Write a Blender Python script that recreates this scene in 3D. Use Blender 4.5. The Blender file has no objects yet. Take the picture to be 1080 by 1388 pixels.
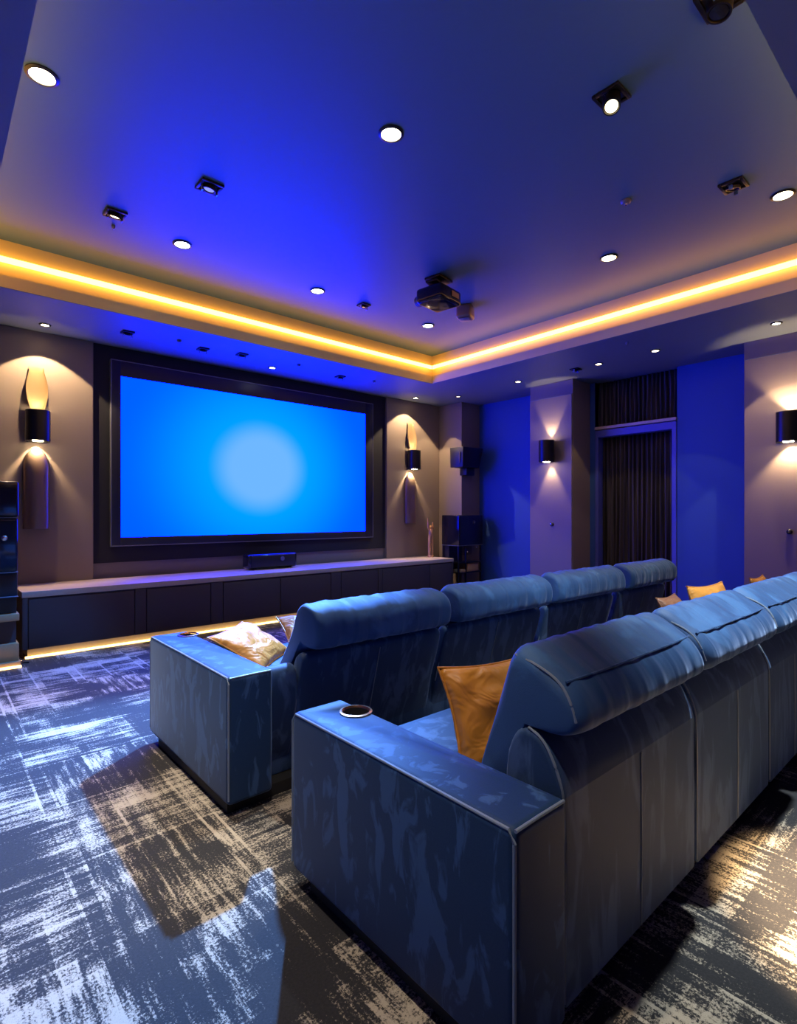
import bpy, bmesh, math, random
from mathutils import Vector, Matrix, noise as mnoise
PI = math.pi
SC = bpy.context.scene
COL = SC.collection
random.seed(7)
R = math.radians

# ------------------------------------------------------------------ materials
class NT:
    def __init__(s, name):
        s.m = bpy.data.materials.new(name); s.m.use_nodes = True
        s.t = s.m.node_tree; s.b = s.t.nodes['Principled BSDF']
        s.out = s.t.nodes['Material Output']
    def n(s, typ, **kw):
        nd = s.t.nodes.new(typ)
        for k, v in kw.items():
            if hasattr(nd, k): setattr(nd, k, v)
        return nd
    def link(s, a, b): s.t.links.new(a, b)
    def val(s, sock, v):
        if hasattr(v, 'is_output') or isinstance(v, bpy.types.NodeSocket): s.link(v, sock)
        else: sock.default_value = v
    def pos(s):
        return s.n('ShaderNodeTexCoord').outputs['Object']
    def mapped(s, scale, rot=(0, 0, 0), loc=(0, 0, 0), src=None):
        mp = s.n('ShaderNodeMapping')
        mp.inputs['Scale'].default_value = scale; mp.inputs['Rotation'].default_value = rot
        mp.inputs['Location'].default_value = loc
        s.link(src or s.pos(), mp.inputs['Vector']); return mp.outputs[0]
    def noise(s, vec, scale=5, detail=4, rough=.55, dist=0.0):
        nd = s.n('ShaderNodeTexNoise')
        s.link(vec, nd.inputs['Vector'])
        nd.inputs['Scale'].default_value = scale; nd.inputs['Detail'].default_value = detail
        nd.inputs['Roughness'].default_value = rough; nd.inputs['Distortion'].default_value = dist
        return nd.outputs['Fac']
    def math(s, op, a, b=0.0, c=None, clamp=False):
        nd = s.n('ShaderNodeMath', operation=op); nd.use_clamp = clamp
        s.val(nd.inputs[0], a); s.val(nd.inputs[1], b)
        if c is not None: s.val(nd.inputs[2], c)
        return nd.outputs[0]
    def ramp(s, fac, a, b):
        nd = s.n('ShaderNodeMapRange'); nd.interpolation_type = 'SMOOTHSTEP'
        s.val(nd.inputs['Value'], fac); s.val(nd.inputs['From Min'], a); s.val(nd.inputs['From Max'], b)
        return nd.outputs[0]
    def mix(s, fac, a, b):
        nd = s.n('ShaderNodeMix', data_type='RGBA')
        s.val(nd.inputs[0], fac); s.val(nd.inputs[6], a); s.val(nd.inputs[7], b)
        return nd.outputs[2]
    def bump(s, h, strength=.3, dist=.01, normal=None):
        nd = s.n('ShaderNodeBump'); nd.inputs['Strength'].default_value = strength
        nd.inputs['Distance'].default_value = dist; s.link(h, nd.inputs['Height'])
        if normal is not None: s.link(normal, nd.inputs['Normal'])
        s.link(nd.outputs[0], s.b.inputs['Normal']); return nd.outputs[0]
    def base(s, c, rough=.5, metal=0.0, spec=.5):
        s.val(s.b.inputs['Base Color'], c); s.val(s.b.inputs['Roughness'], rough)
        s.b.inputs['Metallic'].default_value = metal; s.b.inputs['Specular IOR Level'].default_value = spec
    def emit(s, c, st):
        s.val(s.b.inputs['Emission Color'], c); s.val(s.b.inputs['Emission Strength'], st)

def c4(r, g, b): return (r, g, b, 1.0)
def simple(name, c, rough=.5, metal=0.0, spec=.5, grain=0.0, gscale=60):
    t = NT(name); t.base(c4(*c), rough, metal, spec)
    if grain:
        f = t.noise(t.pos(), gscale, 5, .6)
        t.val(t.b.inputs['Base Color'], t.mix(f, c4(*[x*(1-grain) for x in c]), c4(*[min(1, x*(1+grain)) for x in c])))
        t.bump(f, .15, .002)
    return t.m
def glow(name, c, st):
    t = NT(name); t.base(c4(.02, .02, .02), .5); t.emit(c4(*c), st); return t.m

M = {}
M['wall'] = simple('taupe_wall_covering', (.20, .17, .155), .75, grain=.10, gscale=180)
M['panel'] = simple('taupe_padded_panel', (.21, .16, .125), .7, grain=.10, gscale=200)
M['ceil'] = simple('ceiling_paint_blue_light_tint', (.065, .145, .185), .46, spec=.55, grain=.03, gscale=30)  # ceiling is neutral; the screen's blue light is tinted into this colour
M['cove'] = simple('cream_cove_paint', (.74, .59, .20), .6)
M['soffit'] = simple('taupe_soffit_paint', (.14, .16, .18), .55, spec=.5, grain=.03, gscale=30)
M['bluewall'] = simple('deep_blue_wall_paint', (.03, .095, .30), .7, grain=.08, gscale=150)
M['black'] = simple('black_velvet_surround', (.012, .012, .015), .85)
M['bezel'] = simple('black_screen_frame', (.008, .009, .016), .5)
M['edge'] = simple('thin_grey_edge', (.14, .14, .17), .35)
M['blackplastic'] = simple('black_plastic', (.006, .006, .007), .45)
M['gloss'] = simple('gloss_black_lacquer', (.010, .010, .012), .12)
M['metalblack'] = simple('black_metal', (.02, .019, .018), .3, metal=.6)
M['bronze'] = simple('dark_bronze', (.30, .20, .14), .3, metal=.65)
M['brass'] = simple('brushed_brass', (.30, .20, .10), .4, metal=.3)
M['chrome'] = simple('bright_metal', (.7, .68, .65), .2, metal=1)
M['copper'] = simple('copper_ring', (.75, .38, .2), .25, metal=1)
M['cab'] = simple('dark_brown_cabinet', (.055, .04, .036), .5, grain=.10, gscale=120)
M['cabtop'] = simple('brown_cabinet_top', (.52, .41, .30), .35, grain=.12, gscale=40)
M['plinth'] = simple('black_plinth', (.01, .01, .01), .7)
M['tan'] = simple('tan_leather_box', (.42, .24, .09), .5, grain=.1)
M['blue'] = simple('blue_door_trim', (.08, .10, .38), .4)
M['warm'] = glow('warm_lamp', (1.0, .80, .50), 45)
M['cool'] = glow('white_lamp', (.9, .95, 1.0), 45)
M['dimlamp'] = glow('dim_lamp', (1.0, .82, .55), 5)
M['gimb'] = glow('soft_lamp', (1.0, .8, .45), 7)
M['gimbblue'] = glow('bluish_lens', (.6, .7, 1.0), .5)
M['strip'] = glow('warm_led_tape', (1.0, .47, .10), 8.0)
M['floorstrip'] = glow('warm_floor_led_tape', (1.0, .66, .22), 5)

def wood():
    t = NT('carved_wood')
    f = t.noise(t.mapped((40, 40, 5)), 3, 5, .6)
    t.base(t.mix(f, c4(.30, .13, .06), c4(.62, .36, .18)), .45); return t.m
M['wood'] = wood()

def leather(name, a, b, ws=9):
    t = NT(name)
    p = t.pos()
    f = t.noise(p, 5, 4, .6)
    w = t.noise(p, ws, 2, .5, 1.2)
    t.base(t.mix(f, c4(*a), c4(*b)), .42, spec=.4)
    t.bump(w, .5, .04); return t.m
M['pillow'] = leather('cognac_cushion', (.45, .15, .012), (.66, .27, .03))
M['pillowpale'] = leather('sand_cushion', (.44, .18, .03), (.58, .27, .05))
M['pillowbrown'] = leather('brown_cushion', (.13, .06, .035), (.28, .14, .08))

def velvet(name, dark, light, scale=(4, 4, 4), wrinkle=None, lo=.48, hi=.62, rot=(0, 0, 0)):
    t = NT(name)
    v = t.mapped(scale, rot)
    a = t.noise(v, 1.0, 5, .55, .9)
    b = t.noise(t.mapped((1.6, 1.6, 1.6), (0, 0, 0), (3, 5, 1)), 1.6, 2, .5)
    f = t.ramp(t.math('ADD', a, t.math('MULTIPLY', t.math('SUBTRACT', b, .5), .5)), lo, hi)
    fine = t.noise(t.pos(), 320, 2, .6)
    f2 = t.math('ADD', t.math('MULTIPLY', f, .85), t.math('MULTIPLY', fine, .25), clamp=True)
    t.base(t.mix(f2, c4(*dark), c4(*light)), .62, spec=.25)
    t.b.inputs['Sheen Weight'].default_value = .45
    t.b.inputs['Sheen Roughness'].default_value = .35
    t.b.inputs['Sheen Tint'].default_value = c4(.45, .6, .95)
    if wrinkle:
        w = t.noise(t.mapped(wrinkle), 1.0, 1.5, .45, .35)
        t.bump(t.math('ADD', w, t.math('MULTIPLY', fine, .02)), .55, .045)
    else:
        t.bump(fine, .12, .002)
    return t.m
M['velvet_arm'] = velvet('blue_velvet_arm', (.008, .030, .085), (.042, .10, .22), (15, 15, 5.5), lo=.53, hi=.62, rot=(.35, .4, 0))
M['velvet'] = velvet('blue_velvet_back', (.014, .040, .105), (.060, .112, .225), (13, 13, 3.0), lo=.47, hi=.62)
M['velvet_head'] = velvet('blue_velvet_headrest', (.028, .075, .19), (.05, .13, .29), (5, 4, 4), wrinkle=(13, 1.8, 1.8))
M['piping'] = simple('grey_blue_piping', (.20, .24, .30), .4)

def curtain_mat():
    t = NT('dark_striped_curtain')
    v = t.noise(t.mapped((1, 60, .6)), 1.0, 2, .5)
    t.base(t.mix(t.ramp(v, .35, .65), c4(.012, .010, .011), c4(.085, .07, .068)), .8); return t.m
M['curtain'] = curtain_mat()

def screen_mat():
    t = NT('lit_projection_screen')
    p = t.pos()
    sub = t.n('ShaderNodeVectorMath', operation='SUBTRACT'); t.link(p, sub.inputs[0]); sub.inputs[1].default_value = SCREEN_SPOT
    sc = t.n('ShaderNodeVectorMath', operation='MULTIPLY'); t.link(sub.outputs[0], sc.inputs[0]); sc.inputs[1].default_value = (.90, 0, 1)
    ln = t.n('ShaderNodeVectorMath', operation='LENGTH'); t.link(sc.outputs[0], ln.inputs[0])
    d = ln.outputs['Value']
    disc = t.ramp(d, .66, .34)
    wide = t.ramp(d, 1.65, .35)
    g = t.math('ADD', .12, t.math('MULTIPLY', wide, .27))
    g = t.math('ADD', g, t.math('MULTIPLY', disc, .09))
    r = t.math('MULTIPLY', disc, .16)
    cb = t.n('ShaderNodeCombineColor'); t.link(r, cb.inputs[0]); t.link(g, cb.inputs[1]); cb.inputs[2].default_value = SCREEN_BLUE
    t.base(c4(0, 0, 0), 1.0, spec=0.0); t.emit(cb.outputs[0], 1.0); return t.m

def carpet_mat():
    t = NT('distressed_carpet')
    p = t.pos()
    sep = t.n('ShaderNodeSeparateXYZ'); t.link(p, sep.inputs[0]); X, Y = sep.outputs[0], sep.outputs[1]
    def cell(sx, sy, ox, oy):
        cb = t.n('ShaderNodeCombineXYZ')
        t.link(t.math('FLOOR', t.math('MULTIPLY', t.math('ADD', X, ox), 1/sx)), cb.inputs[0])
        t.link(t.math('FLOOR', t.math('MULTIPLY', t.math('ADD', Y, oy), 1/sy)), cb.inputs[1])
        wn = t.n('ShaderNodeTexWhiteNoise', noise_dimensions='3D'); t.link(cb.outputs[0], wn.inputs['Vector'])
        sp = t.n('ShaderNodeSeparateColor'); t.link(wn.outputs['Color'], sp.inputs[0])
        return sp.outputs
    c1 = cell(.50, .50, .05, .20)
    c2 = cell(.25, .125, .11, .03)
    c3 = cell(.10, .30, .02, .07)
    su = t.noise(t.mapped((3.0, 34, 1)), 1.0, 6, .68)
    sv = t.noise(t.mapped((34, 3.0, 1), (0, 0, 0), (4, 2, 0)), 1.0, 6, .68)
    o = t.ramp(c1[0], .42, .58)
    streak = t.math('ADD', t.math('MULTIPLY', su, o), t.math('MULTIPLY', sv, t.math('SUBTRACT', 1.0, o)))
    fine = t.noise(t.mapped((1, 1, 1)), 120, 4, .75)
    big = t.noise(t.mapped((1, 1, 1), (0, 0, 0), (7.3, 1.1, 0)), 2.6, 3, .55)
    h = t.math('ADD', streak, t.math('MULTIPLY', t.math('SUBTRACT', fine, .5), .95))
    for ax, off, per in ((X, .05, .5), (Y, .20, .5), (X, .11, .25)):
        fr = t.math('FRACT', t.math('MULTIPLY', t.math('ADD', ax, off), 1/per))
        h = t.math('ADD', h, t.math('MULTIPLY', t.math('GREATER_THAN', fr, 1-.012/per), t.math('MULTIPLY', c1[2], .16)))
    h = t.math('ADD', h, t.math('MULTIPLY', t.math('SUBTRACT', big, .5), .85))
    h = t.math('ADD', h, t.math('MULTIPLY', t.math('SUBTRACT', c2[1], .5), .16))
    h = t.math('ADD', h, t.math('MULTIPLY', t.math('SUBTRACT', c3[2], .5), .10))
    h = t.math('ADD', h, t.math('MULTIPLY', t.math('SUBTRACT', c1[1], .5), .12))
    m = t.ramp(h, .52, .70)
    pile = t.noise(t.pos(), 420, 2, .6)
    dark = t.mix(fine, c4(.010, .010, .013), c4(.052, .048, .048))
    lite = t.mix(pile, c4(.36, .29, .21), c4(.66, .56, .42))
    t.base(t.mix(t.math('MULTIPLY', m, .95), dark, lite), .85, spec=.25)
    t.bump(t.math('ADD', pile, t.math('MULTIPLY', m, .6)), .25, .006)
    return t.m

# ------------------------------------------------------------------ mesh helpers
class MB:
    """collects shapes (world metres) into one mesh"""
    def __init__(s): s.bm = bmesh.new()
    def box(s, x0, x1, y0, y1, z0, z1, bev=0.0, seg=2, rot=None, piv=None):
        t = bmesh.new(); bmesh.ops.create_cube(t, size=1)
        bmesh.ops.scale(t, vec=(x1-x0, y1-y0, z1-z0), verts=t.verts)
        if bev: bmesh.ops.bevel(t, geom=list(t.edges), offset=bev, segments=seg, profile=.5, affect='EDGES')
        if rot is not None: bmesh.ops.rotate(t, verts=t.verts, matrix=rot)
        bmesh.ops.translate(t, verts=t.verts, vec=((x0+x1)/2, (y0+y1)/2, (z0+z1)/2))
        return s._add(t)
    def _add(s, t):
        me = bpy.data.meshes.new('tmp'); t.to_mesh(me); t.free(); s.bm.from_mesh(me); bpy.data.meshes.remove(me); return s
    def lathe(s, prof, n=32, at=(0, 0, 0), mat=None):
        t = bmesh.new(); rings = []
        for r, z in prof:
            if r < 1e-6: rings.append([t.verts.new((0, 0, z))])
            else: rings.append([t.verts.new((r*math.cos(2*PI*k/n), r*math.sin(2*PI*k/n), z)) for k in range(n)])
        for a, b in zip(rings, rings[1:]):
            for k in range(n):
                q = [a[k % len(a)], a[(k+1) % len(a)], b[(k+1) % len(b)], b[k % len(b)]]
                q2 = []
                for v in q:
                    if v not in q2: q2.append(v)
                if len(q2) > 2:
                    try: t.faces.new(q2)
                    except ValueError: pass
        bmesh.ops.recalc_face_normals(t, faces=t.faces)
        if mat is not None: bmesh.ops.transform(t, matrix=mat, verts=t.verts)
        bmesh.ops.translate(t, verts=t.verts, vec=at)
        return s._add(t)
    def tube(s, pts, r, n=8, closed=False, smooth=0):
        t = bmesh.new(); pts = [Vector(p) for p in pts]
        for _ in range(smooth):
            q = [pts[0]]
            for a_, b_ in zip(pts, pts[1:]): q += [a_*.75+b_*.25, a_*.25+b_*.75]
            pts = q + [pts[-1]]
        rings = []; N = len(pts)
        for i, p in enumerate(pts):
            if closed: d = pts[(i+1) % N] - pts[i-1]
            else: d = pts[min(i+1, N-1)] - pts[max(i-1, 0)]
            d.normalize()
            up = Vector((0, 0, 1)) if abs(d.z) < .9 else Vector((1, 0, 0))
            a = d.cross(up).normalized(); b = d.cross(a)
            rr = r[i] if isinstance(r, (list, tuple)) else r
            rings.append([t.verts.new(p + a*rr*math.cos(2*PI*k/n) + b*rr*math.sin(2*PI*k/n)) for k in range(n)])
        pairs = list(zip(rings, rings[1:])) + ([(rings[-1], rings[0])] if closed else [])
        for u, v in pairs:
            for k in range(n): t.faces.new((u[k], u[(k+1) % n], v[(k+1) % n], v[k]))
        if not closed: t.faces.new(rings[0][::-1]); t.faces.new(rings[-1])
        bmesh.ops.recalc_face_normals(t, faces=t.faces)
        return s._add(t)
    def grid(s, pts, thick=None):
        """pts[i][j] -> quads, optional thickness vector making a closed shell"""
        t = bmesh.new()
        a = [[t.verts.new(p) for p in row] for row in pts]
        fs = []
        for i in range(len(a)-1):
            for j in range(len(a[0])-1):
                fs.append(t.faces.new((a[i][j], a[i+1][j], a[i+1][j+1], a[i][j+1])))
        if thick:
            b = [[t.verts.new(Vector(p)+Vector(thick)) for p in row] for row in pts]
            ni, nj = len(a), len(a[0])
            for i in range(ni-1):
                for j in range(nj-1): t.faces.new((b[i][j], b[i][j+1], b[i+1][j+1], b[i+1][j]))
            for i in range(ni-1):
                t.faces.new((a[i][0], b[i][0], b[i+1][0], a[i+1][0])); t.faces.new((a[i][-1], a[i+1][-1], b[i+1][-1], b[i][-1]))
            for j in range(nj-1):
                t.faces.new((a[0][j], a[0][j+1], b[0][j+1], b[0][j])); t.faces.new((a[-1][j], b[-1][j], b[-1][j+1], a[-1][j+1]))
            bmesh.ops.recalc_face_normals(t, faces=t.faces)
        return s._add(t)
    def loft(s, prof, x0, x1, r=.03, nx=26, sub=3, disp=0.0, dscale=6.0, seed=0.0, ends=1.0):
        """closed profile (y,z) swept along x with rounded ends"""
        P = [Vector((0, y, z)) for y, z in prof]
        for _ in range(sub):
            Q = []
            for i in range(len(P)):
                a, b = P[i], P[(i+1) % len(P)]
                Q += [a*.75+b*.25, a*.25+b*.75]
            P = Q
        c = sum(P, Vector())/len(P)
        xs = []
        ne = 6
        for k in range(ne): xs.append(r*(1-math.cos(PI/2*k/ne)))
        L = x1-x0
        mid = [r + (L-2*r)*k/nx for k in range(nx+1)]
        xs = xs + mid + [L-x for x in reversed(xs)]
        t = bmesh.new(); rings = []
        for x in xs:
            e = min(x, L-x)
            ins = 0.0 if e >= r else r*ends*(1-math.sqrt(max(0, 1-(1-e/r)**2)))
            ring = []
            for p in P:
                d = c-p; l = d.length
                q = p + d/l*min(ins, l*.8)
                v = Vector((x0+x, q.y, q.z))
                if disp:
                    n_ = mnoise.noise(Vector((v.x*dscale*2.2+seed, v.y*dscale*.8, v.z*dscale*.8)))
                    v -= d/l*n_*disp
                ring.append(t.verts.new(v))
            rings.append(ring)
        n = len(P)
        for a, b in zip(rings, rings[1:]):
            for k in range(n): t.faces.new((a[k], a[(k+1) % n], b[(k+1) % n], b[k]))
        for ring in (rings[0], rings[-1]):
            cv = t.verts.new(sum((v.co for v in ring), Vector())/n)
            for k in range(n): t.faces.new((ring[k], ring[(k+1) % n], cv))
        bmesh.ops.recalc_face_normals(t, faces=t.faces)
        return s._add(t)
    def build(s, name, mat, parent=None, smooth=True, angle=40):
        me = bpy.data.meshes.new(name)
        o = bpy.data.objects.new(name, me); COL.objects.link(o)
        off = root_loc(parent)
        if off.length: bmesh.ops.translate(s.bm, verts=s.bm.verts, vec=-off)
        s.bm.to_mesh(me); s.bm.free()
        me.materials.append(mat)
        if smooth:
            me.polygons.foreach_set('use_smooth', [True]*len(me.polygons))
            try: me.set_sharp_from_angle(angle=R(angle))
            except Exception: pass
        if parent: o.parent = parent
        return o
def root_loc(o):
    v = Vector()
    while o is not None: v += o.location; o = o.parent
    return v
def tag(o, label=None, cat=None, group=None, kind=None):
    if label: o['label'] = label
    if cat: o['category'] = cat
    if group: o['group'] = group
    if kind: o['kind'] = kind
    return o
def thing(name, label, cat, loc=(0, 0, 0), group=None):
    o = bpy.data.objects.new(name, None); COL.objects.link(o); o.location = loc
    o.empty_display_size = .1
    return tag(o, label, cat, group)
def struct(name, mb, mat, parent=None, label=None, smooth=False):
    o = mb.build(name, mat, parent, smooth)
    if parent is None: tag(o, label, name.split('_')[0], kind='structure')
    elif label: o['label'] = label
    return o
def dup(root, loc, label, group=None):
    r = root.copy(); COL.objects.link(r); r.location = loc; r['label'] = label
    if group: r['group'] = group
    def kids(a, b):
        for ch in list(a.children):
            c = ch.copy(); COL.objects.link(c); c.parent = b; kids(ch, c)
    kids(root, r); return r
def spot(loc, to, power, angle, col, blend=.3, rad=.02):
    l = bpy.data.lights.new('lamp_light', 'SPOT'); l.energy = power; l.spot_size = R(angle); l.spot_blend = blend
    l.color = col; l.shadow_soft_size = rad
    o = bpy.data.objects.new('lamp_light', l); COL.objects.link(o); o.location = loc
    o.rotation_euler = (Vector(to)-Vector(loc)).to_track_quat('-Z', 'Y').to_euler()
    return o

# ------------------------------------------------------------------ dimensions
H, HT = 3.14, 3.55                       # lower and upper ceiling
XL, XR, YB, YF = -1.2, 7.05, -2.5, 6.53  # room
TX0, TX1, TY0, TY1 = .30, 5.37, .63, 5.40   # tray opening
COLX = 6.60                              # face of the pilasters
SCREEN_BLUE = 21.0
SCREEN_SPOT = (3.50, 6.44, 1.98)
WARM = (1.0, .72, .42); WARM2 = (1.0, .80, .58); COOL = (.80, .92, 1.0); NEUTRAL = (1.0, .90, .78)

# ------------------------------------------------------------------ setting
struct('floor', MB().box(XL-.1, 7.6, YB-.1, YF+.2, -.1, 0), carpet_mat(), None, 'dark carpet with pale distressed brush marks across the room')
mb = MB()
mb.box(XL-.1, 7.6, TY1+.06, YF+.2, H, HT+.1); mb.box(XL-.1, 7.6, YB-.1, TY0-.06, H, HT+.1)
mb.box(XL-.1, TX0-.06, TY0-.06, TY1+.06, H, HT+.1); mb.box(TX1+.06, 7.6, TY0-.06, TY1+.06, H, HT+.1)
k_ = H+.004
mb.box(TX0-.06, TX1+.06, TY1, TY1+.06, H, k_); mb.box(TX0-.06, TX1+.06, TY0-.06, TY0, H, k_)
mb.box(TX0-.06, TX0, TY0, TY1, H, k_); mb.box(TX1, TX1+.06, TY0, TY1, H, k_)
ceil = struct('ceiling', mb, M['soffit'], None, 'grey ceiling with a stepped tray over the sofas')
struct('tray_panel', MB().box(TX0-.06, TX1+.06, TY0-.06, TY1+.06, HT, HT+.1), M['ceil'], ceil)
mb = MB(); lz = 3.245
mb.box(TX0-.06, TX1+.06, TY1, TY1+.06, k_, lz); mb.box(TX0-.06, TX1+.06, TY0-.06, TY0, k_, lz)
mb.box(TX0-.06, TX0, TY0, TY1, k_, lz); mb.box(TX1, TX1+.06, TY0, TY1, k_, lz)
struct('trim_1', mb, M['cove'], None, 'pale cove lip around the ceiling tray')
mb = MB(); z0, z1, g = lz, HT, .055
mb.box(TX0-.06, TX1+.06, TY1+g, TY1+.06, z0, z1); mb.box(TX0-.06, TX1+.06, TY0-.06, TY0-g, z0, z1)
mb.box(TX0-.06, TX0-g, TY0-.06, TY1+.06, z0, z1); mb.box(TX1+g, TX1+.06, TY0-.06, TY1+.06, z0, z1)
struct('trim_2', mb, M['cove'], None, 'pale upright wall of the ceiling cove')
def led(nm, lab, *b): tag(MB().box(*b).build(nm, M['strip'], None, False), lab, 'led strip', 'warm cove LED strips')
lz0, lz1 = 3.350, 3.396
led('led_strip', 'warm LED strip in the ceiling cove above the screen wall', TX0, TX1, TY1+.004, TY1+.018, lz0, lz1)
led('led_strip', 'warm LED strip in the ceiling cove along the curtain wall', TX1+.004, TX1+.018, TY0, TY1, lz0, lz1)
led('led_strip', 'warm LED strip hidden behind the ceiling lip at left', TX0-.018, TX0-.004, TY0, TY1, lz0, lz1)
led('led_strip', 'warm LED strip hidden behind the near ceiling lip', TX0, TX1, TY0-.018, TY0-.004, lz0, lz1)

struct('wall_back', MB().box(XL-.1, 7.6, YB-.1, YB, 0, H), M['wall'], None, 'taupe wall behind the viewer')
struct('wall_left', MB().box(XL-.1, XL, YB, YF, 0, H), M['wall'], None, 'taupe wall at the left')
wf = struct('wall_front', MB().box(XL-.1, 7.6, YF, YF+.1, 0, H), M['wall'], None, 'taupe wall carrying the projection screen')
for a, b in ((XL, 1.345), (5.425, COLX)):
    struct('wall_panel', MB().box(a, b, YF-.07, YF, 0, H, .008), M['panel'], wf)
struct('backing_panel', MB().box(1.345, 5.425, YF-.03, YF, .77, H), M['black'], wf, 'black surround behind the screen')
# curtain wall, built around the doorway
DY0, DY1 = 2.76, 3.855
mb = MB(); mb.box(XR, XR+.1, YB, DY0, 0, H); mb.box(XR, XR+.1, DY1, YF, 0, H); mb.box(7.5, 7.6, DY0-.1, DY1+.1, 0, H)
mb.box(XR, 7.5, DY0-.1, DY0, 0, H); mb.box(XR, 7.5, DY1, DY1+.1, 0, H)
wr = struct('wall_right', mb, M['bluewall'], None, 'deep blue wall with taupe pilasters and a curtained doorway')
def pilaster(y0, y1, top=2.93, inset=True):
    p = struct('pilaster', MB().box(COLX, XR, y0, y1, 0, H, .006), M['panel'], wr)
    if inset:
        struct('facing', MB().box(COLX-.018, COLX, y0+.01, y1-.01, 0, top, .004), M['panel'], wr)
        struct('top_edge', MB().box(COLX-.020, COLX, y0+.012, y1-.012, top, top+.008), M['edge'], wr)
pilaster(5.95, YF, inset=False)
pilaster(3.93, 4.62)
pilaster(.45, 1.90, 2.945)
pilaster(-1.9, -1.2, 2.945)
# doorway trim
d1 = MB(); d1.box(XR-.01, XR+.12, DY0+.005, DY1-.005, 2.37, 2.465, .004); d1.box(XR-.01, XR+.12, DY0+.005, DY0+.06, 0, 2.37, .004); d1.box(XR-.01, XR+.12, DY1-.05, DY1-.005, 0, 2.37, .004)
door = struct('door_1', d1, M['blue'], None, 'painted frame of the curtained doorway')
struct('trim_3', MB().box(XR-.02, XR+.13, DY0+.002, DY1-.002, 2.475, 2.515, .004), M['cabtop'], None, 'thin shelf rail between the two curtains')

def curtain(name, x, y0, y1, z0, z1, n, amp, lab, pw=1.0):
    pts = []
    S = n*10
    rr = random.Random(n)
    ph = [rr.uniform(-.6, .6) for _ in range(n+2)]; am = [rr.uniform(.6, 1.2) for _ in range(n+2)]
    for i in range(S+1):
        u = i/S; k = u*n; j = int(k); f = k-j
        a = am[j]*(1-f)+am[j+1]*f; p = ph[j]*(1-f)+ph[j+1]*f
        row = []
        for q in range(9):
            v = q/8
            w = amp*a*math.sin(2*PI*k+p + .25*math.sin(3*v+j))*(.75+.25*(1-v))
            row.append((x+w, y0+(y1-y0)*u+.006*math.sin(5*v+k), z0+(z1-z0)*v))
        pts.append(row)
    o = MB().grid(pts, (.006, 0, 0)).build(name, M['curtain'], None, True, 180)
    return tag(o, lab, 'curtain')
curtain('curtain', 7.22, DY0+.03, DY1-.03, .015, 2.40, 17, .035, 'long dark pleated curtain hanging in the doorway')
curtain('curtain', 7.13, DY0+.01, DY1-.01, 2.52, H-.005, 19, .028, 'short dark pleated curtain valance above the doorway')

# ------------------------------------------------------------------ projection screen
sx0, sx1, sz0, sz1 = 1.612, 5.008, 1.045, 2.818
ps = thing('projection_screen', 'large glowing blue projection screen in a black frame', 'screen', (3.31, 6.5, .955))
y1 = YF-.03
mb = MB(); fx0, fx1, fz0, fz1 = 1.521, 5.142, .956, 2.982
for b in ((fx0, sx0, fz0, fz1), (sx1, fx1, fz0, fz1), (sx0, sx1, fz0, sz0), (sx0, sx1, sz1, fz1)):
    mb.box(b[0], b[1], y1-.045, y1, b[2], b[3], .003)
fr = mb.build('frame', M['bezel'], ps)
mb = MB(); e = .010
for b in ((fx0-e, fx0, fz0-e, fz1+e), (fx1, fx1+e, fz0-e, fz1+e), (fx0, fx1, fz0-e, fz0), (fx0, fx1, fz1, fz1+e)):
    mb.box(b[0], b[1], y1-.048, y1, b[2], b[3], .002)
mb.build('edge_strip', M['edge'], fr)
scr = MB().box(sx0-.005, sx1+.005, y1-.030, y1-.012, sz0-.005, sz1+.005).build('screen_surface', M['black'], None, False)
SCREEN_SPOT = (3.30, y1-.03, 1.90)
scr.data.materials[0] = screen_mat()
scr.parent = ps; scr.location = -ps.location

# ------------------------------------------------------------------ media cabinet
CX0, CX1, CY0, CY1 = .64, 6.24, 5.79, YF-.075
cab = thing('media_cabinet', 'long low dark brown media cabinet under the screen', 'cabinet', (3.44, 6.12, 0))
MB().box(CX0, CX1, CY0, CY1, .553, .607, .004).build('top', M['cabtop'], cab)
MB().box(CX0+.004, CX1-.004, CY0+.025, CY1, .085, .55).build('body', M['cab'], cab, False)
MB().box(CX0+.05, CX1-.05, CY0+.07, CY1-.05, 0, .085).build('plinth', M['cabtop'], cab, False)
for a, b in ((.645, .685), (1.578, 1.682), (2.354, 2.486), (3.932, 4.086), (4.716, 4.786), (6.21, 6.235)):
    MB().box(a, b, CY0+.004, CY0+.025, .09, .55, .002).build('stile', M['cab'], cab)
for a, b in ((.692, 1.571), (1.690, 2.347), (2.494, 3.20), (3.208, 3.925), (4.094, 4.708), (4.794, 5.715), (5.723, 6.203)):
    MB().box(a, b, CY0+.006, CY0+.025, .09, .535, .003).build('door', M['cab'], cab)
tag(MB().box(CX0+.03, CX1-.02, CY0+.028, CY0+.045, .003, .022).build('led_strip', M['floorstrip'], None, False), 'warm LED strip on the floor under the media cabinet', 'led strip')

tag(MB().box(.05, .61, 5.53, 5.545, .003, .022).build('led_strip', M['floorstrip'], None, False), 'warm LED strip on the floor under the left speaker tower', 'led strip')
cs = thing('center_speaker', 'glossy black centre speaker lying on the media cabinet', 'speaker', (3.31, 6.25, .607))
sp = MB().box(2.975, 3.655, 6.17, 6.36, .622, .80, .028, 3).build('body', M['gloss'], cs)
MB().box(3.01, 3.62, 6.158, 6.172, .640, .785, .006).build('grille', M['blackplastic'], cs)
for a in (3.05, 3.55): MB().box(a, a+.04, 6.20, 6.33, .607, .624).build('foot', M['blackplastic'], cs)
tag(MB().lathe([(0, 0), (.03, 0), (.03, .004), (0, .004)], 20, (3.43, 6.156, .735), Matrix.Rotation(R(90), 4, 'X')).build('badge', M['chrome'], sp), 'small chrome badge')

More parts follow.
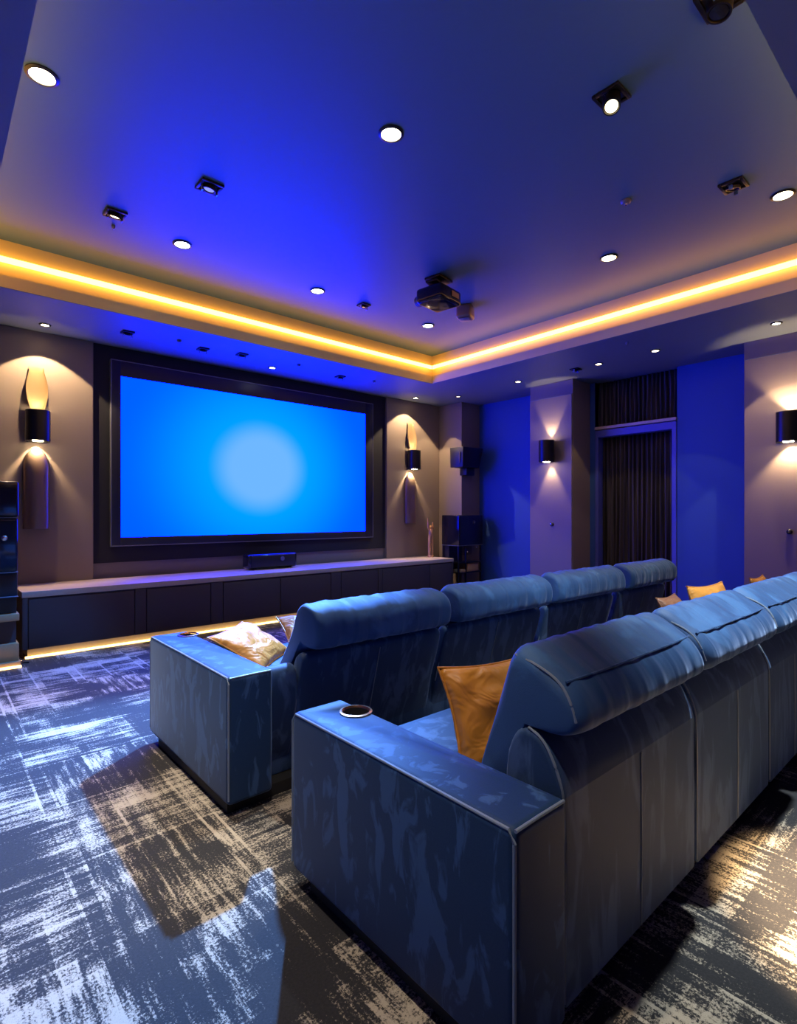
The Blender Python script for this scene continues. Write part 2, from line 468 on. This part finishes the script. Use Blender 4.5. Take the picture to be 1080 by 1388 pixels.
# carved figure
fg = thing('wooden_figurine', 'slim carved wooden figurine with raised arms on the cabinet end', 'sculpture', (6.14, 6.2, .607))
cx, cy = 6.135, 6.2
mb = MB()
mb.lathe([(0, 0), (.05, 0), (.052, .02), (.046, .03)], 20, (cx, cy, .607))
mb.tube([(cx-.025, cy, .62), (cx-.028, cy, .80), (cx-.02, cy, .93), (cx+.004, cy, 1.0)], [.026, .024, .028, .03], 12)
mb.tube([(cx+.03, cy, .62), (cx+.034, cy, .80), (cx+.022, cy, .93), (cx+.004, cy, 1.0)], [.024, .022, .027, .03], 12)
mb.tube([(cx, cy, .97), (cx-.002, cy, 1.02), (cx+.008, cy, 1.06)], [.034, .036, .02], 12)
mb.build('body', M['wood'], fg)
MB().tube([(cx-.02, cy, 1.03), (cx-.055, cy, 1.09), (cx-.06, cy, 1.16), (cx-.068, cy, 1.235)], [.017, .016, .013, .006], 10).build('arm', M['wood'], fg)
MB().tube([(cx+.02, cy, 1.03), (cx+.062, cy, 1.06), (cx+.05, cy, 1.12), (cx+.045, cy, 1.165)], [.017, .016, .014, .006], 10).build('arm', M['wood'], fg)
MB().lathe([(0, -.035), (.02, -.028), (.027, 0), (.02, .028), (0, .035)], 16, (cx+.008, cy, 1.085)).build('head', M['wood'], fg)

# ------------------------------------------------------------------ corner speakers
def knob(parent, x, y, z, r, m, nm='tweeter'):
    MB().lathe([(0, -.004), (r, -.004), (r, .004), (r*.6, .012), (0, .015)], 20, (x, y, z), Matrix.Rotation(R(90), 4, 'X')).build(nm, m, parent)
lt = thing('floor_speaker', 'tall black stacked speaker tower at the left cabinet end', 'speaker', (.36, 5.75, 0), 'speakers by the cabinet ends')
MB().box(.13, .595, 5.56, 5.95, 1.275, 1.58, .02, 3).build('upper_cabinet', M['gloss'], lt)
mid = MB().box(.13, .590, 5.56, 5.95, .812, 1.268, .02, 3).build('middle_cabinet', M['gloss'], lt)
MB().box(.13, .590, 5.60, 5.95, .60, .805, .01).build('lower_cabinet', M['blackplastic'], lt)
MB().box(.20, .585, 5.62, 5.94, .46, .60).build('neck', M['blackplastic'], lt)
MB().box(.10, .60, 5.57, 5.95, .395, .455, .004).build('shelf', M['tan'], lt)
MB().box(.14, .585, 5.65, 5.94, .20, .395).build('stand', M['cab'], lt)
MB().box(.08, .61, 5.56, 5.97, .0, .05, .004).build('base', M['tan'], lt)
MB().box(.12, .60, 5.60, 5.95, .05, .20, .004).build('lower_stand', M['tan'], lt)
for zz in (1.2715, .8085, .602):
    MB().box(.128, .592, 5.555, 5.94, zz-.0025, zz+.0025).build('edge_strip', M['edge'], lt)
knob(mid, .495, 5.56, 1.10, .022, M['chrome']); knob(mid, .33, 5.56, 1.02, .10, M['blackplastic'], 'woofer')
# black cable stand on the floor
ct = thing('cable_plug', 'small brass plug and black cable on floor beside the cabinet corner', 'cable', (.62, 5.70, 0))
MB().tube([(.585, 5.72, .115), (.60, 5.70, .06), (.635, 5.68, .012), (.68, 5.66, .008)], .008, 8).build('cable', M['blackplastic'], ct)
MB().lathe([(0, 0), (.022, 0), (.022, .03), (.012, .036), (0, .036)], 16, (.625, 5.69, 0)).build('plug', M['copper'], ct)

rt = thing('speaker_rack', 'black loudspeaker on an equipment rack at the right cabinet end', 'speaker', (6.57, 5.8, 0), 'speakers by the cabinet ends')
ub = MB().box(6.285, 6.86, 5.72, 6.10, .805, 1.285, .012, 3).build('upper_cabinet', M['gloss'], rt)
knob(ub, 6.64, 5.722, 1.17, .035, M['blackplastic'], 'woofer'); knob(ub, 6.64, 5.714, 1.17, .014, M['chrome'])
MB().box(6.28, 6.865, 5.715, 6.10, .798, .806).build('edge_strip', M['edge'], rt)
MB().box(6.30, 6.85, 5.95, 6.10, .40, .797).build('back_plate', M['blackplastic'], rt)
for x in (6.30, 6.475, 6.835): MB().box(x, x+.022, 5.75, 5.775, 0, .80, .003).build('post', M['metalblack'], rt)
for x in (6.30, 6.835): MB().box(x, x+.022, 6.05, 6.075, 0, .80, .003).build('post', M['metalblack'], rt)
for z in (.36, .13, .52): MB().box(6.30, 6.857, 5.74, 6.10, z, z+.018, .003).build('shelf', M['metalblack'], rt)
knob(rt, 6.52, 5.755, .70, .014, M['chrome'], 'knob'); knob(rt, 6.75, 5.755, .77, .014, M['chrome'], 'knob')
tag(MB().box(6.53, 6.80, 5.76, 5.95, .378, .505, .012).build('equipment_box', M['tan']), 'tan box on the shelf of the black equipment rack', 'box')
tag(MB().box(6.345, 6.46, 5.74, 5.90, .378, .425, .008).build('equipment_box', M['tan']), 'flat tan case beside a rack post at the cabinet end', 'box')

# surround speaker on pillar
ss = thing('surround_speaker', 'black wedge speaker mounted high on the corner pillar', 'speaker', (6.63, 5.82, 2.2))
t = bmesh.new()
def wedge(pts_lo, pts_hi):
    mb = MB(); b = bmesh.new()
    lo = [b.verts.new(p) for p in pts_lo]; hi = [b.verts.new(p) for p in pts_hi]; n = len(lo)
    b.faces.new(lo[::-1]); b.faces.new(hi)
    for k in range(n): b.faces.new((lo[k], lo[(k+1) % n], hi[(k+1) % n], hi[k]))
    bmesh.ops.recalc_face_normals(b, faces=b.faces)
    bmesh.ops.bevel(b, geom=list(b.edges), offset=.008, segments=2, profile=.5, affect='EDGES')
    mb._add(b); return mb
body = wedge([(6.36, 5.98, 2.05), (6.40, 5.74, 2.05), (6.77, 5.72, 2.05), (6.80, 5.945, 2.05)],
             [(6.37, 6.00, 2.375), (6.40, 5.74, 2.375), (6.87, 5.72, 2.375), (6.88, 5.945, 2.375)]).build('body', M['blackplastic'], ss)
MB().tube([(6.385, 5.80, 2.12), (6.372, 5.79, 2.20), (6.378, 5.79, 2.29)], .008, 8).build('trim_strip', M['bronze'], ss)
MB().box(6.55, 6.75, 5.80, 5.95, 1.93, 2.05, .01).build('bracket', M['blackplastic'], ss)

# ------------------------------------------------------------------ wall sconces
def sconce(x, y, nx, ny, label, reflect=0, power=26, ang=84):
    """(x,y): wall point, (nx,ny): direction out of the wall"""
    root = thing('wall_sconce', label, 'wall lamp', (x, y, 2.02), 'up and down wall lamps')
    r, z0, z1 = .105, 2.02, 2.32
    ax, ay = x+nx*(r+.02), y+ny*(r+.02)
    MB().lathe([(r-.006, z0), (r, z0), (r, z1), (r-.006, z1), (r-.006, z0)], 36, (ax, ay, 0)).build('housing', M['metalblack'], root)
    MB().lathe([(0, 2.035), (r-.007, 2.035), (r-.007, 2.305), (0, 2.305)], 30, (ax, ay, 0)).build('core', M['bronze'], root)
    MB().box(min(x, x+nx*.024)-abs(ny)*.045, max(x, x+nx*.024)+abs(ny)*.045, min(y, y+ny*.024)-abs(nx)*.045, max(y, y+ny*.024)+abs(nx)*.045, 2.06, 2.28).build('wall_plate', M['metalblack'], root)
    for zz, s in ((2.307, 1), (2.033, -1)):
        MB().lathe([(0, zz), (.045, zz), (.045, zz+.012*s), (0, zz+.014*s)], 20, (ax, ay, 0)).build('bulb', M['warm'], root)
        lx, ly = x+nx*.075, y+ny*.075
        spot((lx, ly, zz+(.02*s)), (lx-nx*.25, ly-ny*.25, zz+s), power*(7 if reflect and s < 0 else 1), ang, WARM, .45, .025)
    if reflect:
        # curved half-tube scoops above and below, hung on the wall
        tx, ty = -ny, nx
        def scoop(name, zs, wfun, convex, m):
            pts = []
            for z in zs:
                w, dep = wfun(z)
                row = []
                for k in range(15):
                    a = PI*k/14
                    u = w*math.cos(a); dd = .014+(dep*math.sin(a) if convex else dep*(1-math.sin(a)))
                    row.append((x+tx*u+nx*dd, y+ty*u+ny*dd, z))
                pts.append(row)
            MB().grid(pts, (nx*.006, ny*.006, 0)).build(name, m, root, True, 60)
        n = 18
        if reflect == 1:
            zs = [1.155+(1.965-1.155)*k/n for k in range(n+1)]
            def wl(z):
                q = (z-1.155)/(1.965-1.155)
                return (.112*math.sqrt(max(.06, 1-max(0, (q-.70)/.30)**2*.94)), .085*math.sqrt(max(.05, 1-max(0, (q-.62)/.38)**2)))
            scoop('lower_scoop', zs, wl, True, M['bronze'])
            zs = [2.35+.42*k/n for k in range(n+1)]
            def wu(z):
                q = (z-2.35)/.42
                return (.062+.03*math.sin(PI*min(1, q*1.1)), .075*(1-q)**.6+.004)
            scoop('upper_scoop', zs, wu, False, M['brass'])
    return root
YP = YF-.07
sconce(.832, YP, 0, -1, 'black cylinder lamp with curved metal scoops, left of the screen', 1, 8, 84)
sconce(5.90, YP, 0, -1, 'black cylinder lamp with curved metal scoops, right of the screen', 1, 9, 84)
sconce(COLX-.018, 4.25, -1, 0, 'black up-and-down lamp on the pilaster beside the curtained doorway', 0, 26, 62)
sconce(COLX-.018, 1.47, -1, 0, 'black up-and-down lamp on the wide pilaster above the near sofa', 0, 48, 96)

def sensor(y, z, label):
    o = thing('wall_sensor', label, 'sensor', (COLX-.018, y, z), 'small round wall sensors')
    rot = Matrix.Rotation(R(-90), 4, 'Y')
    MB().lathe([(0, 0), (.026, 0), (.026, .012), (.018, .02), (0, .02)], 24, (COLX-.018, y, z), rot).build('body', M['blackplastic'], o)
    MB().lathe([(0, 0), (.010, 0), (.008, .008), (0, .01)], 16, (COLX-.038, y, z+.006), rot).build('lens', M['chrome'], o)
sensor(4.245, 1.157, 'small round black sensor on the pilaster beside the doorway')
sensor(1.488, 1.122, 'small round black sensor on the wide pilaster')

# ------------------------------------------------------------------ ceiling fixtures
def downlight(x, y, z, label, lamp, r=.042, group='recessed ceiling downlights'):
    o = thing('ceiling_downlight', label, 'downlight', (x, y, z), group)
    MB().lathe([(r, 0), (r+.018, -.001), (r+.018, -.006), (r+.004, -.012), (r, -.010), (r, 0)], 32, (x, y, z)).build('trim_ring', M['metalblack'], o)
    MB().lathe([(0, -.004), (r, -.004), (r, 0), (0, 0)], 28, (x, y, z)).build('lens', lamp, o)
    return o
G1 = 'bright downlights in the raised tray'
stars = [(1.607, 4.56, 'bright downlight in the tray above the left part of the screen', M['cool'], COOL),
         (2.962, 4.61, 'bright downlight in the tray above the screen centre', M['cool'], COOL),
         (4.497, 4.59, 'bright downlight in the tray nearest the projector', M['cool'], COOL),
         (2.067, 2.421, 'bright white downlight near the middle of the tray', M['warm'], WARM2),
         (4.499, 2.331, 'bright downlight in the tray above the curtain side', M['warm'], WARM2),
         (.449, 3.279, 'bright downlight hard by the left edge of the tray', M['warm'], WARM2),
         (4.537, 1.065, 'bright downlight in the near right corner of the tray', M['warm'], WARM2)]
for x, y, lab, lm, c in stars:
    downlight(x, y, HT, lab, lm, .058, G1)
BLUE = (.13, .37, 1.0)
SPOTP = {0: (1100, 50, (.03, .22, 1.0)), 1: (4600, 46, BLUE), 2: (180, 90, BLUE), 3: (200, 60, COOL), 4: (90, 60, WARM2), 5: (420, 58, NEUTRAL), 6: (150, 60, WARM2)}
for i, (x, y, lab, lm, c) in enumerate(stars):
    pw, an, c = SPOTP[i]
    tx, ty = {1: (.30, 2.55), 0: (.60, 4.55)}.get(i, (x, y))
    spot((x, y, HT-.03), (tx, ty, 0), pw, an, c, .5, .04)
downlight(.55, 1.07, HT, 'downlight in the near left corner of the tray', M['warm'], .058, G1)
spot((.55, 1.07, HT-.03), (.30, 1.35, 0), 210, 52, NEUTRAL, .5, .04)
G2 = 'small downlights in the lower ceiling'
soff = [(.871, 6.19, 'lit downlight above the left wall lamp', 'warm', 1), (5.81, 6.212, 'lit downlight above the lamp right of the screen', 'warm', 1),
        (6.243, 5.70, 'dim downlight above the corner pillar', 'dimlamp', .8), (6.168, 4.515, 'lit downlight before the narrow pilaster', 'warm', .35),
        (6.181, 3.335, 'lit downlight before the doorway curtain', 'warm', .5), (6.159, 2.644, 'lit downlight before the blank wall bay', 'warm', .35),
        (6.155, 1.498, 'lit downlight before the wide pilaster', 'warm', 1), (3.265, 6.116, 'lit downlight above the screen centre', 'cool', .0)]
for x, y, lab, lm, p in soff:
    downlight(x, y, H, lab, M[lm], .034, G2)
for x, y, p in ((.871, 6.19, 120), (5.81, 6.212, 100), (6.27, 6.12, 60), (6.168, 4.515, 4), (6.181, 3.335, 25), (6.159, 2.644, 14), (6.155, 1.498, 60)):
    spot((x, y, H-.02), (x+.03, y+.06 if y > 6 else y, 0), p, (62 if x > 6 else 98) if y > 6 else 80, WARM, .10, .012)

downlight(2.30, .05, H, 'downlight in the low ceiling behind the near sofa', M['warm'], .04, G2)
spot((2.30, .05, H-.02), (2.32, .06, 0), 3800, 25, WARM, .5, .03)
def gimbal(x, y, z, size, label, lens, tilt=(0, 0), group='black adjustable ceiling spots', drop=.016):
    o = thing('ceiling_spotlight', label, 'spotlight', (x, y, z), group)
    s = size/2; w = size*.13
    mb = MB()
    for b in ((-s, s, -s, -s+w), (-s, s, s-w, s), (-s, -s+w, -s+w, s-w), (s-w, s, -s+w, s-w)):
        mb.box(x+b[0], x+b[1], y+b[2], y+b[3], z-.016, z, .003)
    mb.build('bezel', M['metalblack'], o)
    MB().box(x-s+w, x+s-w, y-s+w, y+s-w, z-.004, z).build('recess_dark_plate', M['black'], o, False)  # flat black plate stands in for the dark depth of a recess
    rot = Matrix.Rotation(tilt[1], 4, 'Z') @ Matrix.Rotation(tilt[0], 4, 'X')
    r = size*.30; d = drop-.02
    hd = MB().lathe([(0, .0), (r*.8, .0), (r, -.01), (r, -d-.03), (r*.86, -d-.03), (r*.80, -d-.018), (0, -d-.018)], 28, (x, y, z-.006), rot).build('head', M['metalblack'], o)
    MB().lathe([(0, -d-.020), (r*.72, -d-.020), (r*.72, -d-.024), (0, -d-.026)], 24, (x, y, z-.006), rot).build('lens', lens, o)
    for sx in (-1, 1):
        MB().box(x+sx*(r+.006)-.003, x+sx*(r+.006)+.003, y-.012, y+.012, z-.05, z-.004).build('clip', M['chrome'], o)
    return o
gimbal(1.462, 3.628, HT, .15, 'square black ceiling spot with pale blue lens, left of the tray centre', M['gimbblue'], (R(12), R(40)))
gimbal(1.065, 4.422, HT, .14, 'square black ceiling spot with yellow lens near the left cove', M['gimb'], (R(15), R(20)))
gimbal(4.142, 1.254, HT, .15, 'unlit square black ceiling spot beside the near right downlight', M['gloss'], (R(14), R(-50)))
gimbal(2.60, .835, HT, .17, 'large dark-lensed black ceiling spot at the near edge of the tray', M['gloss'], (R(10), R(60)), drop=.06)
gimbal(2.77, 1.42, HT, .15, 'tilted black ceiling spot with glowing lens', M['gimb'], (R(24), R(117)), drop=.08)
gimbal(3.536, 4.592, HT, .11, 'small dark ceiling spot between two front tray downlights', M['chrome'], (R(8), 0))
spot((2.60, .85, HT-.12), (3.3, .62, 0), 800, 74, COOL, .8, .05)  # light put inside the dark-lensed spot at the near tray edge
for x, y, lab in ((1.533, 5.89, 'small dark ceiling spot nearest the left of the screen'), (2.315, 5.929, 'small dark ceiling spot over the left half of the screen'),
                  (2.733, 5.838, 'small dark ceiling spot just left of the screen centre'), (4.155, 5.911, 'small dark ceiling spot over the right half of the screen'),
                  (6.183, 3.645, 'small dark ceiling spot before the far edge of the doorway curtain')):
    gimbal(x, y, H, .11, lab, M['chrome'], (R(8), 0), 'small ceiling spots over the screen', .012)
def detector(x, y, z, r, lab):
    o = thing('ceiling_sensor', lab, 'sensor', (x, y, z), 'small ceiling sensors')
    MB().lathe([(0, 0), (r, 0), (r, -.012), (r*.7, -.024), (0, -.026)], 24, (x, y, z)).build('body', M['edge'], o)
    MB().lathe([(0, -.024), (r*.35, -.024), (r*.3, -.032), (0, -.034)], 16, (x, y, z)).build('lens', M['chrome'], o)
detector(3.775, 1.829, HT, .035, 'small pale ceiling sensor between the glowing spot and curtain-side downlight')
detector(1.10, 4.62, HT, .014, 'tiny ceiling sensor beside the yellow-lens spot')
detector(2.015, 5.805, H, .025, 'small ceiling sensor over the left end of the screen')
detector(3.446, 5.78, H, .022, 'small ceiling sensor right of the downlight over the screen')
detector(4.644, 5.798, H, .020, 'small ceiling sensor over the right end of the screen')
detector(5.643, 2.717, H, .018, 'small dark ceiling sensor near the cove before the blank bay')

# projector
pj = thing('projector', 'black projector hanging from the ceiling tray', 'projector', (3.69, 3.62, HT))
px, py = 3.69, 3.62
def yaw(a): return Matrix.Rotation(R(a), 4, 'Z')
MB().box(px-.11, px+.11, py-.09, py+.09, HT-.025, HT, .006, rot=yaw(10)).build('ceiling_plate', M['metalblack'], pj)
MB().lathe([(0, 0), (.03, 0), (.03, -.10), (0, -.10)], 20, (px, py, HT-.02)).build('pole', M['metalblack'], pj)
MB().box(px-.15, px+.09, py-.06, py+.06, HT-.075, HT-.055, .004, rot=yaw(20)).build('bracket', M['metalblack'], pj)
bd = MB().box(px-.17, px+.17, py-.15, py+.15, HT-.25, HT-.11, .03, 3, rot=yaw(8)).build('body', M['gloss'], pj)
rx = Matrix.Rotation(R(-90), 4, 'X')
MB().lathe([(0, .03), (.05, .03), (.055, 0), (.055, -.05), (0, -.05)], 26, (px-.08, py+.175, HT-.18), rx).build('lens_barrel', M['blackplastic'], bd)
MB().lathe([(0, .005), (.035, .0), (0, .0)], 20, (px-.08, py+.206, HT-.18), rx).build('lens', M['gimbblue'], bd)
MB().box(px+.02, px+.13, py-.152, py-.145, HT-.20, HT-.15, .002, rot=yaw(8)).build('label_plate', M['tan'], bd)
cs2 = thing('ceiling_speaker', 'small brown box speaker on the ceiling beside the projector', 'speaker', (4.385, 3.895, HT))
MB().box(4.30, 4.48, 3.82, 3.99, HT-.14, HT, .03, 3, rot=yaw(25)).build('body', M['bronze'], cs2)
MB().box(4.32, 4.45, 3.85, 3.96, HT-.147, HT-.139, .003, rot=yaw(25)).build('grille', M['edge'], cs2)

# ------------------------------------------------------------------ sofas
def arm(par, x0, x1, y0, y1, z1, cup, pale=False):
    a = MB().box(x0, x1, y0, y1, .055, z1, .022, 5).build('arm', M['velvet_arm'], par)
    e = .004
    MB().tube([(x0+e, y0+e, .08), (x0+e, y0+e, z1-.03), (x0+.006, y0+.02, z1-.006), (x0+.006, (y0+y1)/2, z1-.004), (x0+.006, y1-.02, z1-.006), (x0+e, y1-e, z1-.03), (x0+e, y1-e, .08)], .0045, 8).build('piping', M['piping'], a)
    MB().tube([(x0+.01, y0+.006, z1-.006), ((x0+x1)/2, y0+.006, z1-.005), (x1-.01, y0+.006, z1-.006)], .0045, 8).build('piping', M['piping'], a)
    if cup:
        cxp, cyp = cup
        ct_ = MB().lathe([(0, z1-.07), (.047, z1-.07), (.047, z1+.05), (0, z1+.05)], 40, (cxp, cyp, 0)).build('cutter', M['black'])
        md = a.modifiers.new('hole', 'BOOLEAN'); md.object = ct_; md.operation = 'DIFFERENCE'; md.solver = 'EXACT'
        ct_.location = (0, 0, 0)
        bpy.context.view_layer.update()
        me = bpy.data.meshes.new_from_object(a.evaluated_get(bpy.context.evaluated_depsgraph_get()))
        a.modifiers.clear(); a.data = me; bpy.data.objects.remove(ct_)
        MB().lathe([(.046, z1-.002), (.056, z1-.001), (.058, z1+.004), (.050, z1+.006), (.046, z1-.001)], 40, (cxp, cyp, 0)).build('cup_holder', M['copper'], a)
        MB().lathe([(0, z1-.066), (.0455, z1-.066), (.0455, z1-.003), (.0465, z1-.003), (.0465, z1-.068), (0, z1-.068)], 40, (cxp, cyp, 0)).build('cup_well', M['black'], a)
    return a

def near_sofa():
    s = thing('sofa', 'near row of blue velvet theatre seats with brown cushion', 'sofa', (1.2, 1.2, 0), 'theatre sofas')
    arm(s, .968, 1.182, .717, 1.675, .605, (1.137, 1.522))
    edges = [1.195, 2.055, 2.93, 3.80, 4.67, 5.54]
    arm(s, 5.55, 5.76, .717, 1.675, .605, None)
    MB().box(1.0, 5.73, .80, 1.60, 0, .06).build('plinth', M['plinth'], s, False)
    MB().box(1.19, 5.545, .80, 1.60, .055, .33, .01).build('base', M['velvet'], s)
    back = [(.741, .055), (.739, .30), (.741, .585), (.75, .625), (.80, .715), (.845, .735), (.89, .725), (.93, .62), (.93, .055)]
    back2 = []
    for i, p in enumerate(back):
        back2 += [p] if i not in (0, 2, 8) else [p, p]
    head = [(.69, .765), (.700, .815), (.735, .862), (.785, .893), (.865, .944), (.912, .938), (.945, .85), (.985, .72), (1.02, .60), (1.06, .46), (.95, .46), (.90, .62), (.86, .715), (.80, .735), (.73, .735)]
    for k in range(5):
        a, b = edges[k], edges[k+1]
        bp = MB().loft(back2, a+.004, b-.004, .022, 12, 2).build('back_panel', M['velvet'], s, True, 60)
        m = (a+b)/2
        MB().tube([(m, .7395, .06), (m, .7375, .30), (m, .7395, .58)], .0028, 6).build('stitching', M['piping'], bp)
        MB().tube([(a+.012, .742, .07), (a+.012, .741, .56), (a+.012, .755, .63), (a+.012, .80, .713), (a+.012, .85, .733)], .004, 6, False, 3).build('piping', M['piping'], bp)
        hb = MB().loft(head, a+.012, b-.012, .055, 44, 2, .006, 8.0, k*3.7, .75).build('headrest', M['velvet_head'], s, True, 180)
        w = .055
        MB().tube([(a+.035, .752, .870), (a+.2, .741, .872), (m, .741, .872), (b-.2, .741, .872), (b-.035, .752, .870)], .0035, 6).build('piping', M['velvet_head'], hb)
        MB().tube([(a+.022, .90, .915), (a+.020, .84, .905), (a+.03, .77, .872), (a+.022, .732, .83), (a+.02, .715, .78)], .004, 6, False, 3).build('piping', M['piping'], hb)
        MB().loft([(.96, .30), (.96, .455), (1.3, .465), (1.62, .455), (1.68, .42), (1.685, .34), (1.65, .30)], a+.006, b-.006, .04, 12, 2, ends=.6).build('seat_cushion', M['velvet'], s, True, 180)
        MB().box(a+.01, b-.01, 1.60, 1.655, .08, .31, .02, 3).build('footrest', M['velvet'], s)
    return s
near_sofa()

def far_sofa():
    s = thing('sofa', 'far row of reclined blue velvet theatre seats facing the screen', 'sofa', (1.2, 2.7, 0), 'theatre sofas')
    arm(s, .962, 1.175, 2.19, 3.25, .605, (1.137, 3.13))
    seats = [(1.33, 2.27), (2.30, 3.285), (3.335, 4.34), (4.40, 5.36)]
    MB().box(.985, 5.40, 2.25, 3.17, 0, .055).build('plinth', M['plinth'], s, False)
    MB().box(1.18, 5.38, 2.32, 3.10, .055, .33, .01).build('base', M['velvet'], s)
    head = [(2.075, .70), (2.068, .76), (2.078, .815), (2.115, .853), (2.18, .874), (2.235, .880), (2.282, .84), (2.34, .72), (2.41, .60), (2.50, .46), (2.38, .46), (2.31, .60), (2.25, .665), (2.17, .665), (2.10, .672)]
    for k, (a, b) in enumerate(seats):
        back = [(2.335, .09), (2.262, .36), (2.198, .60), (2.20, .63), (2.235, .645), (2.27, .62), (2.36, .36), (2.44, .09)]
        bk = [back[0], back[0]] + back[1:7] + [back[7], back[7]]
        bp = MB().loft(bk, a, b-.01, .028, 12, 2).build('back_panel', M['velvet'], s, True, 60)
        m = (a+b)/2
        MB().tube([(m, 2.33, .10), (m, 2.259, .36), (m, 2.196, .60)], .0025, 6).build('stitching', M['piping'], bp)
        MB().tube([(a+.004, 2.29, .30), (a+.006, 2.225, .54), (a+.012, 2.208, .61), (a+.03, 2.212, .637)], .004, 6, False, 2).build('piping', M['piping'], bp)
        MB().loft(head, a+.01, b-.04, .045, 36, 2, .008, 9.0, 11+k*2.9, .8).build('headrest', M['velvet_head'], s, True, 180)
        a2 = 1.18 if k == 0 else a-.03
        MB().loft([(2.42, .30), (2.42, .455), (2.8, .465), (3.16, .455), (3.235, .42), (3.24, .34), (3.2, .30)], a2+.006, b+.02, .04, 12, 2, ends=.6).build('seat_cushion', M['velvet'], s, True, 180)
        MB().box(a2+.01, b+.01, 3.15, 3.21, .08, .31, .02, 3).build('footrest', M['velvet'], s)
    # lower side shell between arm and first back
    MB().loft([(2.33, .06), (2.24, .40), (2.235, .56), (2.30, .60), (2.46, .50), (2.50, .06)], 1.18, 1.33, .02, 6, 2).build('side_shell', M['velvet'], s, True, 60)
    return s
far_sofa()

def pillow(name, c, w, h, t, rot, mat, label, seed, flat=0.0):
    o = thing(name, label, 'cushion', c, 'scatter cushions')
    b = bmesh.new(); N = 26
    def P(u, v, sgn):
        k = (1-abs(u)**2.6)*(1-abs(v)**2.6)
        pinch = 1-.10*(1-abs(u)**2)*abs(v)**3
        pinch2 = 1-.10*(1-abs(v)**2)*abs(u)**3
        d = .5*t*max(0, k)**.55
        d += sgn*.0+.022*mnoise.noise(Vector((u*2.4+seed, v*2.4, sgn*2)))*max(0, k)**.5
        p = Vector((u*w/2*pinch2, v*h/2*pinch, sgn*d))
        return p
    top = [[None]*(N+1) for _ in range(N+1)]; bot = [[None]*(N+1) for _ in range(N+1)]
    for i in range(N+1):
        for j in range(N+1):
            u, v = 2*i/N-1, 2*j/N-1
            edge = i in (0, N) or j in (0, N)
            top[i][j] = b.verts.new(P(u, v, 1))
            bot[i][j] = top[i][j] if edge else b.verts.new(P(u, v, -1))
    for i in range(N):
        for j in range(N):
            b.faces.new((top[i][j], top[i+1][j], top[i+1][j+1], top[i][j+1]))
            b.faces.new((bot[i][j], bot[i][j+1], bot[i+1][j+1], bot[i+1][j]))
    bmesh.ops.transform(b, matrix=rot, verts=b.verts)
    bmesh.ops.translate(b, verts=b.verts, vec=c)
    mb = MB(); mb._add(b); mb.build('cover', mat, o, True, 180)
    pts = []
    for i in range(-10, 11): pts.append(P(i/10, -1, 0))
    for i in range(-9, 11): pts.append(P(1, i/10, 0))
    for i in range(9, -11, -1): pts.append(P(i/10, 1, 0))
    for i in range(9, -10, -1): pts.append(P(-1, i/10, 0))
    MB().tube([rot @ p + Vector(c) for p in pts], .005, 6, True).build('piping', mat, o)
    return o
def rotm(yaw_, tilt, roll=0): return Matrix.Rotation(R(yaw_), 4, 'Z') @ Matrix.Rotation(R(tilt), 4, 'X') @ Matrix.Rotation(R(roll), 4, 'Y')
pillow('cushion', (1.53, 1.20, .600), .42, .36, .14, rotm(-14, 66, 0), M['pillow'], 'cognac leather cushion on the nearest seat against its backrest', 2.0)
pillow('cushion', (1.42, 2.90, .545), .44, .36, .12, rotm(40, 28, 0), M['pillowpale'], 'sand-coloured cushion lying on the far row beside the arm', 5.0)
pillow('cushion', (1.86, 2.93, .545), .40, .36, .12, rotm(-12, 30, 0), M['pillowbrown'], 'brown cushion on the far row, half behind the first backrest', 8.0)
pillow('cushion', (3.98, 1.32, .635), .46, .40, .14, rotm(-8, 72, 0), M['pillowpale'], 'sand-coloured cushion on the near row, peeping over the headrests', 9.0)
pillow('cushion', (4.06, 1.58, .55), .32, .36, .13, rotm(0, 60, 0), M['pillowbrown'], 'brown cushion peeping between the two rows beside the sand one', 12.0)
pillow('cushion', (5.24, 1.35, .59), .36, .40, .13, rotm(0, 70, 0), M['pillowpale'], 'pale cushion peeping over the near row under the wide pilaster', 15.0)

# ------------------------------------------------------------------ camera and view
cam = bpy.data.cameras.new('camera'); co = bpy.data.objects.new('camera', cam); COL.objects.link(co)
co.location = (0, 0, 1.3); co.rotation_euler = (R(90), 0, R(-41.28))
cam.sensor_fit = 'AUTO'; cam.sensor_width = 36; cam.lens = 730/1388*36
cam.shift_y = 3/1388
cam.clip_start = .02
SC.camera = co
w = bpy.data.worlds.new('world'); SC.world = w; w.use_nodes = True
w.node_tree.nodes['Background'].inputs[0].default_value = (.01, .01, .012, 1); w.node_tree.nodes['Background'].inputs[1].default_value = 0
vs = SC.view_settings
vs.view_transform = 'Standard'; vs.look = 'None'; vs.exposure = 0.0; vs.gamma = 1.0; vs.use_curve_mapping = False
SC.cycles.max_bounces = 8; SC.cycles.diffuse_bounces = 3; SC.cycles.use_denoising = True
SC.cycles.sample_clamp_indirect = 6
